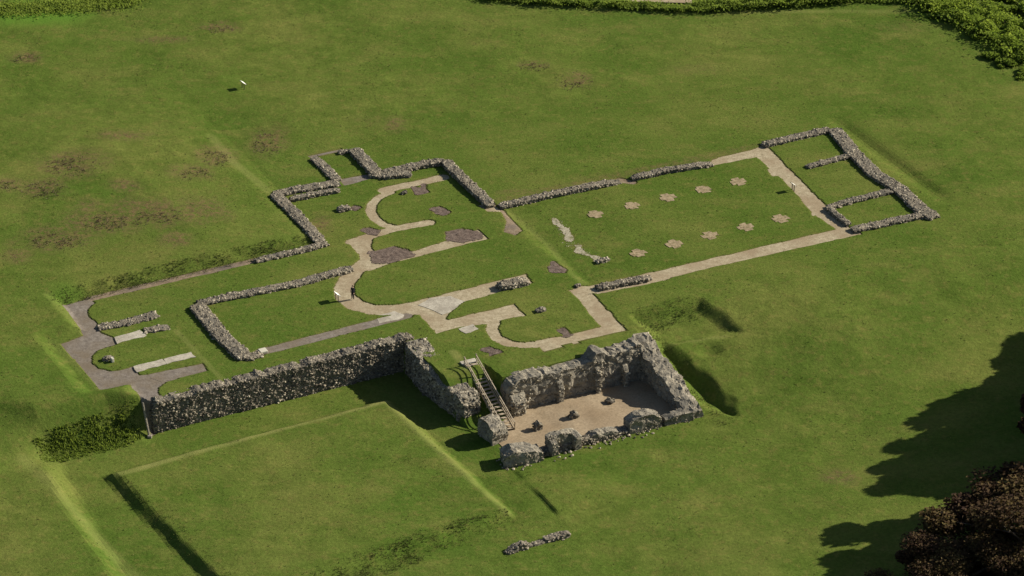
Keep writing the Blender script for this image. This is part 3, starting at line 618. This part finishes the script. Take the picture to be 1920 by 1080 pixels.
wall('rounded flint block on the front line of the sunken building, second from the right corner', [([(-.5, 29.2), (3.3, 29.3)], [(0, -2.6), (.3, -2.0), (.75, -2.0), (1, -2.6)], 1.8)], name='wall_block', cat='masonry block', tone=(1.8, 1.5), **bk, **tw)
wall('lowest ragged flint stub in the middle of the front line of the sunken building', [([(-5.4, 29.2), (-1.3, 29.3)], [(0, -3.2), (.3, -2.8), (.8, -3.1), (1, -3.4)], 1.2)], name='wall_block', cat='masonry block', tone=(1.9, 1.4), **bk, **tw)
wall('square flint block with a dark hollow on the front line of the sunken building', [([(-10.4, 28.95), (-6.9, 28.95)], [(0, -2.2), (.5, -1.9), (1, -2.3)], 1.1, 'back'), ([(-10.1, 29.2), (-10.1, 30.4)], [(0, -2.1), (1, -2.4)], .8, 'side'), ([(-7.2, 29.2), (-7.2, 30.4)], [(0, -2.2), (1, -2.3)], .8, 'side')], name='wall_block', cat='masonry block', tone=(1.9, 1.5), **bk, **tw)
wall('big rounded rubble block at the left front corner of the sunken building', [([(-16.0, 29.0), (-13.8, 29.5), (-11.7, 29.6)], [(0, -2.6), (.25, -2.0), (.6, -2.3), (1, -2.8)], 2.3)], name='wall_block', cat='masonry block', tone=(2.1, 1.5), **bk, **tw)
for (a, b, h, lb) in ((-9.3, 24.5, 1.0, 'broken column base nearest the timber stair on the earth floor'), (-4.6, 24.2, .95, 'reddish broken column base in the middle of the earth floor'), (0.6, 23.0, .55, 'small broken column base in shade on the earth floor')):
    tag(masonry('column_base', [(a - .35, b), (a + .5, b)], [(0, LOW + h * .8), (.5, LOW + h), (1, LOW + h * .7)], .8, z0s=[(0, LOW), (1, LOW)], density=16, smin=.09, smax=.18, tone=(1.7, 1.6)), lb, 'column base')
tag(masonry('rubble_footing', [(-12.2, 29.4), (-6, 29.3), (4.2, 29.4)], [(0, LOW + .35), (.4, LOW + .5), (.7, LOW + .3), (1, LOW + .45)], 1.15, z0s=[(0, LOW), (1, LOW)], density=22, jitter=.15), 'low rubble footing joining the blocks along the front of the sunken building', 'rubble')
# fallen rubble along the front of the sunken building
n = 420; ca = rng.uniform(-16.5, 7.5, n); cb = 29.6 + rng.normal(0, .75, n); k = vnoise(ca, cb, 1.4, 17) > .38; ca, cb = ca[k], cb[k]
V_, F_, T_ = stones(abz(ca, cb) + np.array([0, 0, .03]), rng.uniform(.07, .22, len(ca)), rng.beta(1.8, 1.4, len(ca)))
tag(new_obj('fallen_rubble', mesh_np('fallen_rubble', V_, F_, attrs={'tint': T_}), 'flint'), 'loose rubble lying along the broken front of the sunken building', 'rubble', kind='stuff')
wall('long pale-topped fragment of rubble wall on the turf near the bottom edge', [([(-24.0, 45.8), (-22.6, 45.5), (-20.9, 45.4)], [(0, .25), (.35, .75), (.7, 1.0), (1, .3)], 1.0)], name='wall_fragment', tone=(2.0, 1.4), jitter=.13, density=12)
wall('smaller right-hand fragment of rubble wall on the turf near the bottom edge', [([(-19.2, 45.3), (-17.8, 45.3), (-16.3, 45.4)], [(0, .5), (.6, .65), (1, .8)], .95)], name='wall_fragment', tone=(1.9, 1.4), jitter=.13, density=12)
tag(masonry('rubble_footing', [(-21.0, 45.5), (-19.2, 45.4)], [(0, .2), (1, .2)], .7, density=12), 'low red-brown rubble footing between the two wall fragments near the bottom edge', 'rubble')

# ------------------------------------------------------------------ timber stair into the treasury
sa, sb0, sb1 = -12.35, 13.9, 23.4; z0_, z1_ = 0.12, LOW + .05
stair = empty('timber_stair', sa, sb0, 0); tag(stair, 'straight timber stair with handrails going down into the sunken ruined building', 'stair')
def inw(o): return local(stair, o)
for s in (-.72, .72): inw(MB().bar(W(sa + s, sb0, z0_ - .1), W(sa + s, sb1, z1_ - .02), .07, .3).build('stringer', 'timber'))
nT = 19; tread = MB().box((0, 0, 0), (1.36, .34, .06)).build('tread', 'timber', bevel=.01).data
bpy.data.objects.remove(bpy.data.objects['tread'])
for i in range(nT):
    u = (i + .5) / nT; o = bpy.data.objects.new('tread', tread); COL.objects.link(o); o.parent = stair
    o.location = (0, -(u * (sb1 - sb0)), z0_ + (z1_ - z0_) * u)
for s in (-.72, .72):
    r = inw(MB().bar(W(sa + s, sb0 - .1, z0_ + .95), W(sa + s, sb1, z1_ + .95), .1, .08).build('handrail', 'timber'))
    inw(MB().bar(W(sa + s, sb0, z0_ + .5), W(sa + s, sb1, z1_ + .5), .06, .09).build('middle_rail', 'timber'))
    for i in range(6):
        u = i / 5; z = z0_ + (z1_ - z0_) * u; inw(MB().bar(W(sa + s * 1.08, sb0 + (sb1 - sb0) * u, z - .35), W(sa + s * 1.08, sb0 + (sb1 - sb0) * u, z + 1.0), .1, .1).build('post', 'timber'))
inw(MB().box(W(sa, sb0 - .45, .06), (1.9, .9, .12), Matrix.Rotation(TH, 3, 'Z')).build('landing', 'concrete', bevel=.03))

# ------------------------------------------------------------------ information boards and the visitor
def board(px, py, face, label, wdt=.95):
    a, b, z = spot(px, py); e = empty('information_board', a, b, z); e.rotation_euler = (0, 0, face); tag(e, label, 'sign', 'slanted information boards')
    for s in (-1, 1): MB().box((s * wdt * .32, 0, .36), (.08, .08, .8)).build('leg', 'post_dark', e)
    rot = Matrix.Rotation(R(38), 3, 'X')
    pn = MB().box((0, -.02, .84), (wdt, .66, .05), rot).build('panel', 'post_dark', e, bevel=.01)
    MB().box(Vector((0, -.02, .84)) + rot @ Vector((0, 0, .031)), (wdt * .95, .61, .012), rot).build('printed_face', 'board_white', e)
    return e
board(456, 166, R(118), 'white slanted information board alone in the open field')
board(632, 563, R(118), 'white slanted information board at the edge of the gravel apse path by the visitor')
board(1487, 357, R(118), 'small white information board beside the west path of the nave', .7)

def visitor(px, py):
    a, b, z = spot(px, py); e = empty('person', a, b, z); e.rotation_euler = (0, 0, R(150))
    tag(e, 'person in dark clothes standing on the gravel apse path', 'person')
    J = [((0, 0, .95), .16, .13), ((0, 0, 1.12), .155, .12), ((0, .01, 1.30), .175, .125), ((0, .0, 1.43), .12, .085), ((0, .01, 1.50), .055, .055), ((0, .02, 1.56), .062, .068), ((0, .025, 1.66), .078, .095), ((0, .015, 1.74), .05, .06)]
    E_ = [(i, i + 1) for i in range(7)]
    def chain(frm, pts):
        k = frm
        for p_, rx, ry in pts: J.append((p_, rx, ry)); E_.append((k, len(J) - 1)); k = len(J) - 1
        return k
    for s in (-1, 1):
        chain(0, [((s * .095, 0, .86), .115, .12), ((s * .105, .02, .48), .085, .09), ((s * .11, -.02, .09), .062, .066), ((s * .115, .06, .04), .045, .04), ((s * .12, .15, .03), .035, .03)])
        hand = chain(3, [((s * .19, 0, 1.40), .062, .062), ((s * .235, -.03, 1.13), .046, .046), ((s * .235, .08, .92), .035, .035), ((s * .23, .12, .83), .026, .036)])
        for q in range(4): chain(hand, [((s * (.225), .13 + .018 * (q - 1.5) * 1.2, .78), .009, .009), ((s * .212, .135 + .018 * (q - 1.5), .74 + .008 * abs(q - 1.4)), .008, .008)])
        chain(hand, [((s * .205, .155, .80), .009, .009), ((s * .195, .17, .77), .008, .008)])
    me = bpy.data.meshes.new('body'); me.from_pydata([j[0] for j in J], E_, []); me.update()
    o = new_obj('body', me, 'jacket', e); o.data.materials.append(M['trousers']); o.data.materials.append(M['skin'])
    sk = o.modifiers.new('skin', 'SKIN'); sk.use_smooth_shade = True
    bm = bmesh.new(); bm.from_mesh(me); lay_ = bm.verts.layers.skin.verify(); bm.verts.ensure_lookup_table()
    for v, j in zip(bm.verts, J): v[lay_].radius = (j[1], j[2])
    bm.verts[0][lay_].use_root = True; bm.to_mesh(me); bm.free()
    o.modifiers.new('smooth', 'SUBSURF').levels = 1; o.modifiers['smooth'].render_levels = 2
    dg = bpy.context.evaluated_depsgraph_get(); ev = bpy.data.meshes.new_from_object(o.evaluated_get(dg)); o.modifiers.clear(); o.data = ev
    ev.materials.clear()
    for k in ('jacket', 'trousers', 'skin'): ev.materials.append(M[k])
    for p_ in ev.polygons:
        c = p_.center; p_.material_index = 2 if (c.z > 1.47 or (c.z < .87 and c.z > .7 and abs(c.x) > .17)) else (1 if c.z < .93 and abs(c.x) < .2 else 0); p_.use_smooth = True
    hv = [(x * .092, y * .108 - .004 + .015, 1.675 + zz_ * .105) for x, y, zz_ in IV]; bm = bmesh.new(); bmesh.ops.create_icosphere(bm, subdivisions=2, radius=1)
    for v in list(bm.verts):
        if v.co.z < -.15 and v.co.y > -.3: bm.verts.remove(v)
    for v in bm.verts: v.co = Vector((v.co.x * .092, v.co.y * .112 + .008, 1.68 + v.co.z * .1))
    hm = bpy.data.meshes.new('hair'); bm.to_mesh(hm); bm.free(); new_obj('hair', hm, 'hair', e)
    for s in (-1, 1): MB().box((s * .034, .108, 1.665), (.022, .012, .012)).build('eye', 'trousers', e)
    MB().box((0, .118, 1.635), (.025, .03, .045)).build('nose', 'skin', e, bevel=.006); MB().box((0, .104, 1.595), (.05, .012, .012)).build('mouth', 'hair', e)
    for s in (-1, 1): MB().box((s * .084, .02, 1.645), (.018, .04, .055)).build('ear', 'skin', e, bevel=.005)
    return e
visitor(661.5, 560)

# ------------------------------------------------------------------ vegetation
def shrub_mesh(name, rx, ry, h, n, leaf, material, k=16):
    c = []
    for i in range(k):
        u = rng.normal(size=3); u /= np.linalg.norm(u); u[2] = abs(u[2]); c.append(u * np.array([rx, ry, h]) * rng.uniform(.3, .82))
    c = np.array(c); i = rng.integers(0, k, n); rr = rng.uniform(.35, .75, k)[i][:, None]
    d = rng.normal(size=(n, 3)); d /= np.linalg.norm(d, axis=1)[:, None]
    P_ = c[i] + d * rr * np.array([rx, ry, h]) * .5 * rng.uniform(.55, 1.05, (n, 1)); P_[:, 2] = np.maximum(P_[:, 2], .05)
    tn = np.clip(rng.uniform(.25, .75, k)[i] + rng.normal(0, .15, n), 0, 1)
    V_, F_, T_ = leaves(P_, np.full(n, leaf), tn); return mesh_np(name, V_, F_, attrs={'tint': T_})
def stems_mesh(name, rx, h, k=6):
    s = MB()
    for i in range(k):
        th = 6.283 * i / k; s.tube((0.1 * math.cos(th), .1 * math.sin(th), -.3), (rx * .5 * math.cos(th), rx * .5 * math.sin(th), h * .7), .05, .02, 5)
    me = bpy.data.meshes.new(name); me.from_pydata(s.v, [], s.f); me.update(); me.materials.append(M['bark']); return me
fol = [shrub_mesh('foliage', 3.0, 2.6, 2.0, 3000, .42, None), shrub_mesh('foliage', 2.2, 2.6, 1.6, 2200, .4, None), shrub_mesh('foliage', 3.6, 2.4, 2.6, 3600, .45, None)]
for q in fol: q.materials.append(M['bramble'])
stm = [stems_mesh('stems', 3, 1.8), stems_mesh('stems', 2.2, 1.4), stems_mesh('stems', 3.4, 2.3)]
SH = [(1742, 18, 1, .8, 'bramble bush at the left tip of the scrub in the top right corner'), (1800, 40, 0, .9, 'long bright bramble bush behind the dark edge of the top right scrub'), (1790, 10, 2, .8, 'dark bush touching the top edge in the top right scrub'),
      (1838, 66, 1, 1.0, 'bush bulging furthest onto the turf from the top right scrub'), (1870, 28, 0, 1.0, 'tall bright bush in the middle of the top right scrub'), (1905, 60, 2, .9, 'bright bush at the right edge above the dark gap of the scrub'),
      (1858, 108, 1, .7, 'small light green bush below the gap in the scrub edge'), (1885, 122, 1, .75, 'small dark bush next to the small light green bush at the scrub edge'), (1925, 140, 0, .6, 'lowest bush of the scrub at the right edge'),
      (1930, 20, 2, 1.0, 'large bush in the very corner of the top right scrub'), (1845, -8, 0, .9, 'bush cut by the top edge in the top right scrub'), (1900, 92, 0, .7, 'low dark bush filling the middle of the right-hand scrub')]
SH += [(1770, 28, 1, .8, 'bush on the dark edge just right of the left tip of the scrub'), (1822, 22, 2, .8, 'bush in the thick of the scrub below the top edge'), (1850, 50, 0, .8, 'mid green bush behind the bulge of the scrub edge'), (1880, 80, 1, .9, 'bush above the small light green bush in the scrub'),
       (1915, 112, 1, .8, 'dark bush at the right edge above the lowest bush'), (1895, 0, 2, .9, 'bush cut by the top edge near the right corner'), (1760, -6, 1, .9, 'bush at the top edge above the left tip of the scrub'), (1935, 90, 2, .9, 'bush cut by the right edge halfway down the scrub')]
for i, (px, py, k, s, lb) in enumerate(SH):
    a, b, z = spot(px, py); e = empty('scrub_bush', a, b, z - .05); e.rotation_euler = (0, 0, random.uniform(0, 6)); e.scale = (s * 1.15, s * 1.15, s * random.uniform(.75, .95))
    tag(e, lb, 'bush', 'bushes of the top right scrub')
    f_ = bpy.data.objects.new('foliage', fol[k]); COL.objects.link(f_); f_.parent = e
    f_ = bpy.data.objects.new('stems', stm[k]); COL.objects.link(f_); f_.parent = e

def herb(name, px, half, h, n, leaf, material, label, cat, z=0.0, tint=(.2, .8), kind='stuff', hprof=None):
    """a bank of nettles and tall herbs along a line"""
    pts = S(px, z); L = np.array(pts); u = rng.random(n); q = np.linspace(0, 1, len(pts))
    a = np.interp(u, q, L[:, 0]); b = np.interp(u, q, L[:, 1])
    cl = vnoise(u * 40, u * 0, 1, 5); a = a + rng.normal(0, half * .5, n); b = b + rng.normal(0, half * .5, n)
    hh = h * (0.45 + 0.9 * vnoise(a, b, 1.3, 6)) * np.sqrt(rng.random(n)); P_ = abz(a, b); P_[:, 2] += hh
    tn = np.clip(tint[0] + (tint[1] - tint[0]) * (hh / h) * .6 + .5 * (vnoise(a, b, .9, 11) - .3), 0, 1)
    V_, F_, T_ = leaves(P_, np.full(n, leaf), tn); o = new_obj(name, mesh_np(name, V_, F_, attrs={'tint': T_}), material); tag(o, label, cat, kind=kind); return o
herb('nettle_bank', [(905, -6), (990, 4), (1060, 8), (1122, 11)], 1.1, .9, 4600, .3, 'nettle', 'leftmost bank of nettles along the top edge', 'undergrowth', tint=(.2, .9))
herb('nettle_bank', [(1140, 12), (1200, 14), (1278, 20)], 1.0, .85, 3600, .3, 'nettle', 'middle bank of nettles along the top edge, between two gaps', 'undergrowth', tint=(.2, .9))
herb('nettle_bank', [(1292, 19), (1400, 14), (1500, 8), (1600, 1)], 1.2, 1.15, 7500, .32, 'nettle', 'longest bank of nettles along the top edge, right of the second gap', 'undergrowth', tint=(.2, .9))
herb('nettle_bank', [(1600, 0), (1700, 3), (1730, 6)], 1.0, .7, 2200, .3, 'nettle', 'thin low bank of nettles between the long bank and the top right scrub', 'undergrowth')
herb('tall_grass', [(-20, 18), (80, 12), (170, 4), (250, -4)], 2.4, .45, 7000, .3, 'nettle', 'patch of lush tall grass in the top left corner', 'grass', tint=(.4, 1.0))
grow('weedy_bank', S([(258, 782), (180, 798), (110, 815), (66, 836), (78, 852), (140, 842), (220, 818), (258, 806)], -2.3), 2100, .14, .34, material='nettle', label='dark weedy bank at the left end of the high retaining wall', cat='undergrowth', tint=(.1, 1.0), wid=.5, spread=.6, edge=.55)
herb('scrub_thicket', [(1750, 8), (1830, 38), (1880, 68), (1930, 110)], 3.2, 1.6, 12000, .34, 'bramble', 'tangled lower growth between the bushes of the top right scrub', 'undergrowth', tint=(.2, .9))
a0_, b0_ = survey(1200, 2); tag(MB().box(W(*survey(1235, -4), .03), (9, 3, .06), Matrix.Rotation(R(-4), 3, 'Z')).build('chalk_path', 'gravel'), 'pale chalk path behind the nettles at the top edge', kind='structure')
# rough grass of the scarps
grow('rough_grass', S([(95, 562), (120, 546), (330, 494), (480, 458), (585, 440), (596, 450), (480, 478), (300, 520), (150, 558)], .5), 2600, .12, .3, label='rough grass on the scarp above the choir north strip', cat='grass', tint=(.1, .65))
grow('rough_grass', S([(560, 1095), (760, 1010), (950, 950), (960, 965), (800, 1030), (640, 1100)], -3.2), 2300, .12, .3, label='rough grass on the front scarp of the cloister lawn', cat='grass', tint=(.1, .7))
grow('rough_grass', S([(1180, 600), (1200, 585), (1320, 565), (1335, 580), (1215, 625)], -.6), 800, .12, .3, label='rough grass on the slope of the hollow right of the sunken building', cat='grass', tint=(.1, .65))
grow('rough_grass', S([(215, 890), (240, 893), (430, 1075), (420, 1095)], -3.1), 500, .1, .25, label='rough grass on the shaded edge of the cloister lawn', cat='grass', tint=(.1, .5))
grow('rough_grass', S([(1215, 640), (1245, 650), (1255, 670), (1380, 765), (1350, 775), (1240, 690)], -2.2), 500, .12, .3, label='rough grass in the ditch beside the sloping west wall', cat='grass', tint=(.3, .8), patch=1.1)
n = 26000; a = rng.uniform(-100, 105, n * 2); b = rng.uniform(-110, 82, n * 2)
ii = np.clip(np.searchsorted(AX, a), 0, na - 1); jj = np.clip(np.searchsorted(BX, b), 0, nb - 1)
k = (~anyp[ii, jj]) & ~((a > -15) & (a < 8.2) & (b > 18) & (b < 31)) & (vnoise(a, b, 4, 12) + rng.normal(0, .2, len(a)) > .45); a, b = a[k], b[k]
V_, F_, T_ = blades(abz(a, b), rng.uniform(.07, .2, len(a)), rng.uniform(.2, .9, len(a)), per=3, spread=.6, wid=.5)
tag(new_obj('grass_tufts', mesh_np('grass_tufts', V_, F_, attrs={'tint': T_}), 'blade'), 'short tufts scattered through the turf of the whole field', 'grass', kind='stuff')
# thistle patches of the field
TP = [(135, 316, 46, 17, 'round patch of brown thistles in the left field, nearest the left edge of the two big ones'), (500, 265, 28, 22, 'patch of brown thistles up from the transept corner'), (405, 296, 24, 14, 'small thistle patch on the faint yellow ridge line'),
      (45, 104, 26, 9, 'thin thistle patch high at the left edge'), (415, 48, 26, 8, 'faint thistle patch near the top, left of centre'), (1080, 150, 30, 17, 'larger thistle patch in the field above the nave'), (1000, 122, 28, 8, 'thin thistle patch left of the larger one above the nave'),
      (215, 422, 62, 16, 'long brown thistle patch in the lower left field'), (105, 457, 50, 15, 'thistle patch below the long one in the lower left field'), (85, 362, 40, 18, 'sparse thistle patch between the round and the lower ones'), (14, 354, 22, 10, 'thistle patch cut by the left edge'), (300, 412, 40, 14, 'reddish thistle patch right of the long one'), (365, 330, 30, 12, 'faint thistle patch left of the transept')]
for (px, py, rx, ry, lb) in TP:
    n = int(rx * ry * .4); r_ = np.sqrt(rng.random(n)) * (0.75 + .5 * rng.random(n)); th = rng.uniform(0, 6.283, n)
    q = np.array([survey(px + r0 * math.cos(t0) * rx, py + r0 * math.sin(t0) * ry, .4) for r0, t0 in zip(r_, th)]); kk = vnoise(q[:, 0], q[:, 1], .9, 14) > .36; q = q[kk]
    V_, F_, T_ = blades(abz(q[:, 0], q[:, 1]), rng.uniform(.09, .27, len(q)), rng.uniform(.1, 1, len(q)), per=3, spread=.7, wid=.4)
    tag(new_obj('thistle_patch', mesh_np('thistle_patch', V_, F_, attrs={'tint': T_}), 'thistle'), lb, 'weeds', kind='stuff')

# trees of the rampart on the right: one shows its crown, the others throw their shade from outside the frame
def tree_parts(seed, h, r, nleaf, leaf):
    r0 = np.random.default_rng(seed); s = MB(); s.tube((0, 0, -.6), (.1, .1, h * .3), .55, .4, 10); s.tube((.1, .1, h * .3), (.2, 0, h * .75), .4, .14, 8)
    cs = []
    for i in range(70):
        u = r0.normal(size=3); u /= np.linalg.norm(u); rad = r0.uniform(.5, 1) ** .6
        cs.append(np.array([0, 0, h * .58]) + u * np.array([r, r, h * .4]) * rad * (1 + .22 * math.sin(3 * math.atan2(u[1], u[0]) + seed)))
    for c in cs[::4]: z = h * r0.uniform(.25, .55); s.tube((.1, .05, z), tuple(c), .09, .03, 6)
    cs = np.array(cs); i = r0.integers(0, len(cs), nleaf); d = r0.normal(size=(nleaf, 3)); d /= np.linalg.norm(d, axis=1)[:, None]
    P_ = cs[i] + d * (r0.uniform(.12, .27, len(cs)) * r)[i][:, None] * r0.uniform(.4, 1.05, (nleaf, 1)) * np.array([1, 1, .75])
    tn = np.clip(r0.uniform(.2, .7, len(cs))[i] + r0.normal(0, .2, nleaf), 0, 1); V_, F_, T_ = leaves(P_, np.full(nleaf, leaf), tn, droop=.8)
    cm = mesh_np('crown', V_, F_, attrs={'tint': T_}); cm.materials.append(M['copper_leaf'])
    tm = bpy.data.meshes.new('trunk'); tm.from_pydata(s.v, [], s.f); tm.update(); tm.materials.append(M['bark']); return tm, cm
TA, TB_ = tree_parts(3, 15.5, 7.5, 52000, .7), tree_parts(5, 13, 7.5, 60000, .3)
def tree(kind, x, y, rot, s, lb, zoff=0.0, zs=1.0):
    a, b = ab(x, y); e = empty('copper_tree', a, b, zf(a, b) + zoff); e.rotation_euler = (0, 0, rot); e.scale = (s, s, s * zs); tag(e, lb, 'tree', 'dark trees along the right side')
    for nm, me in zip(('trunk', 'crown'), kind): o = bpy.data.objects.new(nm, me); COL.objects.link(o); o.parent = e
tree(TB_, 54.5, -59.5, .4, 1.5, 'dark copper-leaved tree whose crown fills the bottom right corner', zs=.62)
tree(TB_, 46.0, -63.0, 2.6, 1.1, 'smaller dark copper-leaved tree cut by the bottom edge left of the big crown', zs=.62)
tree(TA, 70.5, -28.5, 1.2, 1.0, 'tree outside the right edge throwing the big pointed tip of the shade')
tree(TA, 72.0, -21.5, 0.3, 1.0, 'tree outside the right edge throwing the shade just above the pointed tip')
tree(TA, 77.0, -14.0, 2.9, 1.0, 'tree outside the right edge throwing the middle of the shade')
tree(TA, 82.0, -7.0, 4.4, 1.0, 'tree outside the right edge throwing the upper part of the shade')
tree(TA, 88.0, 2.0, 3.6, 1.05, 'tree outside the right edge throwing the uppermost end of the shade')
tree(TA, 82.0, -21.0, 5.6, 1.0, 'tree outside the right edge in the second row of the shade trees')
tree(TA, 62.5, -45.0, 5.2, 1.0, 'tree at the right edge directly behind the bottom right crown')
tree(TA, 71.5, -41.5, 2.1, .85, 'tree outside the right edge between the two shades')
tree(TA, 69.5, -46.0, 0.9, .95, 'tree outside the right edge filling the lower shade')
tree(TA, 62.0, -51.0, 4.0, .8, 'tree at the right edge between the corner crown and the lower shade')
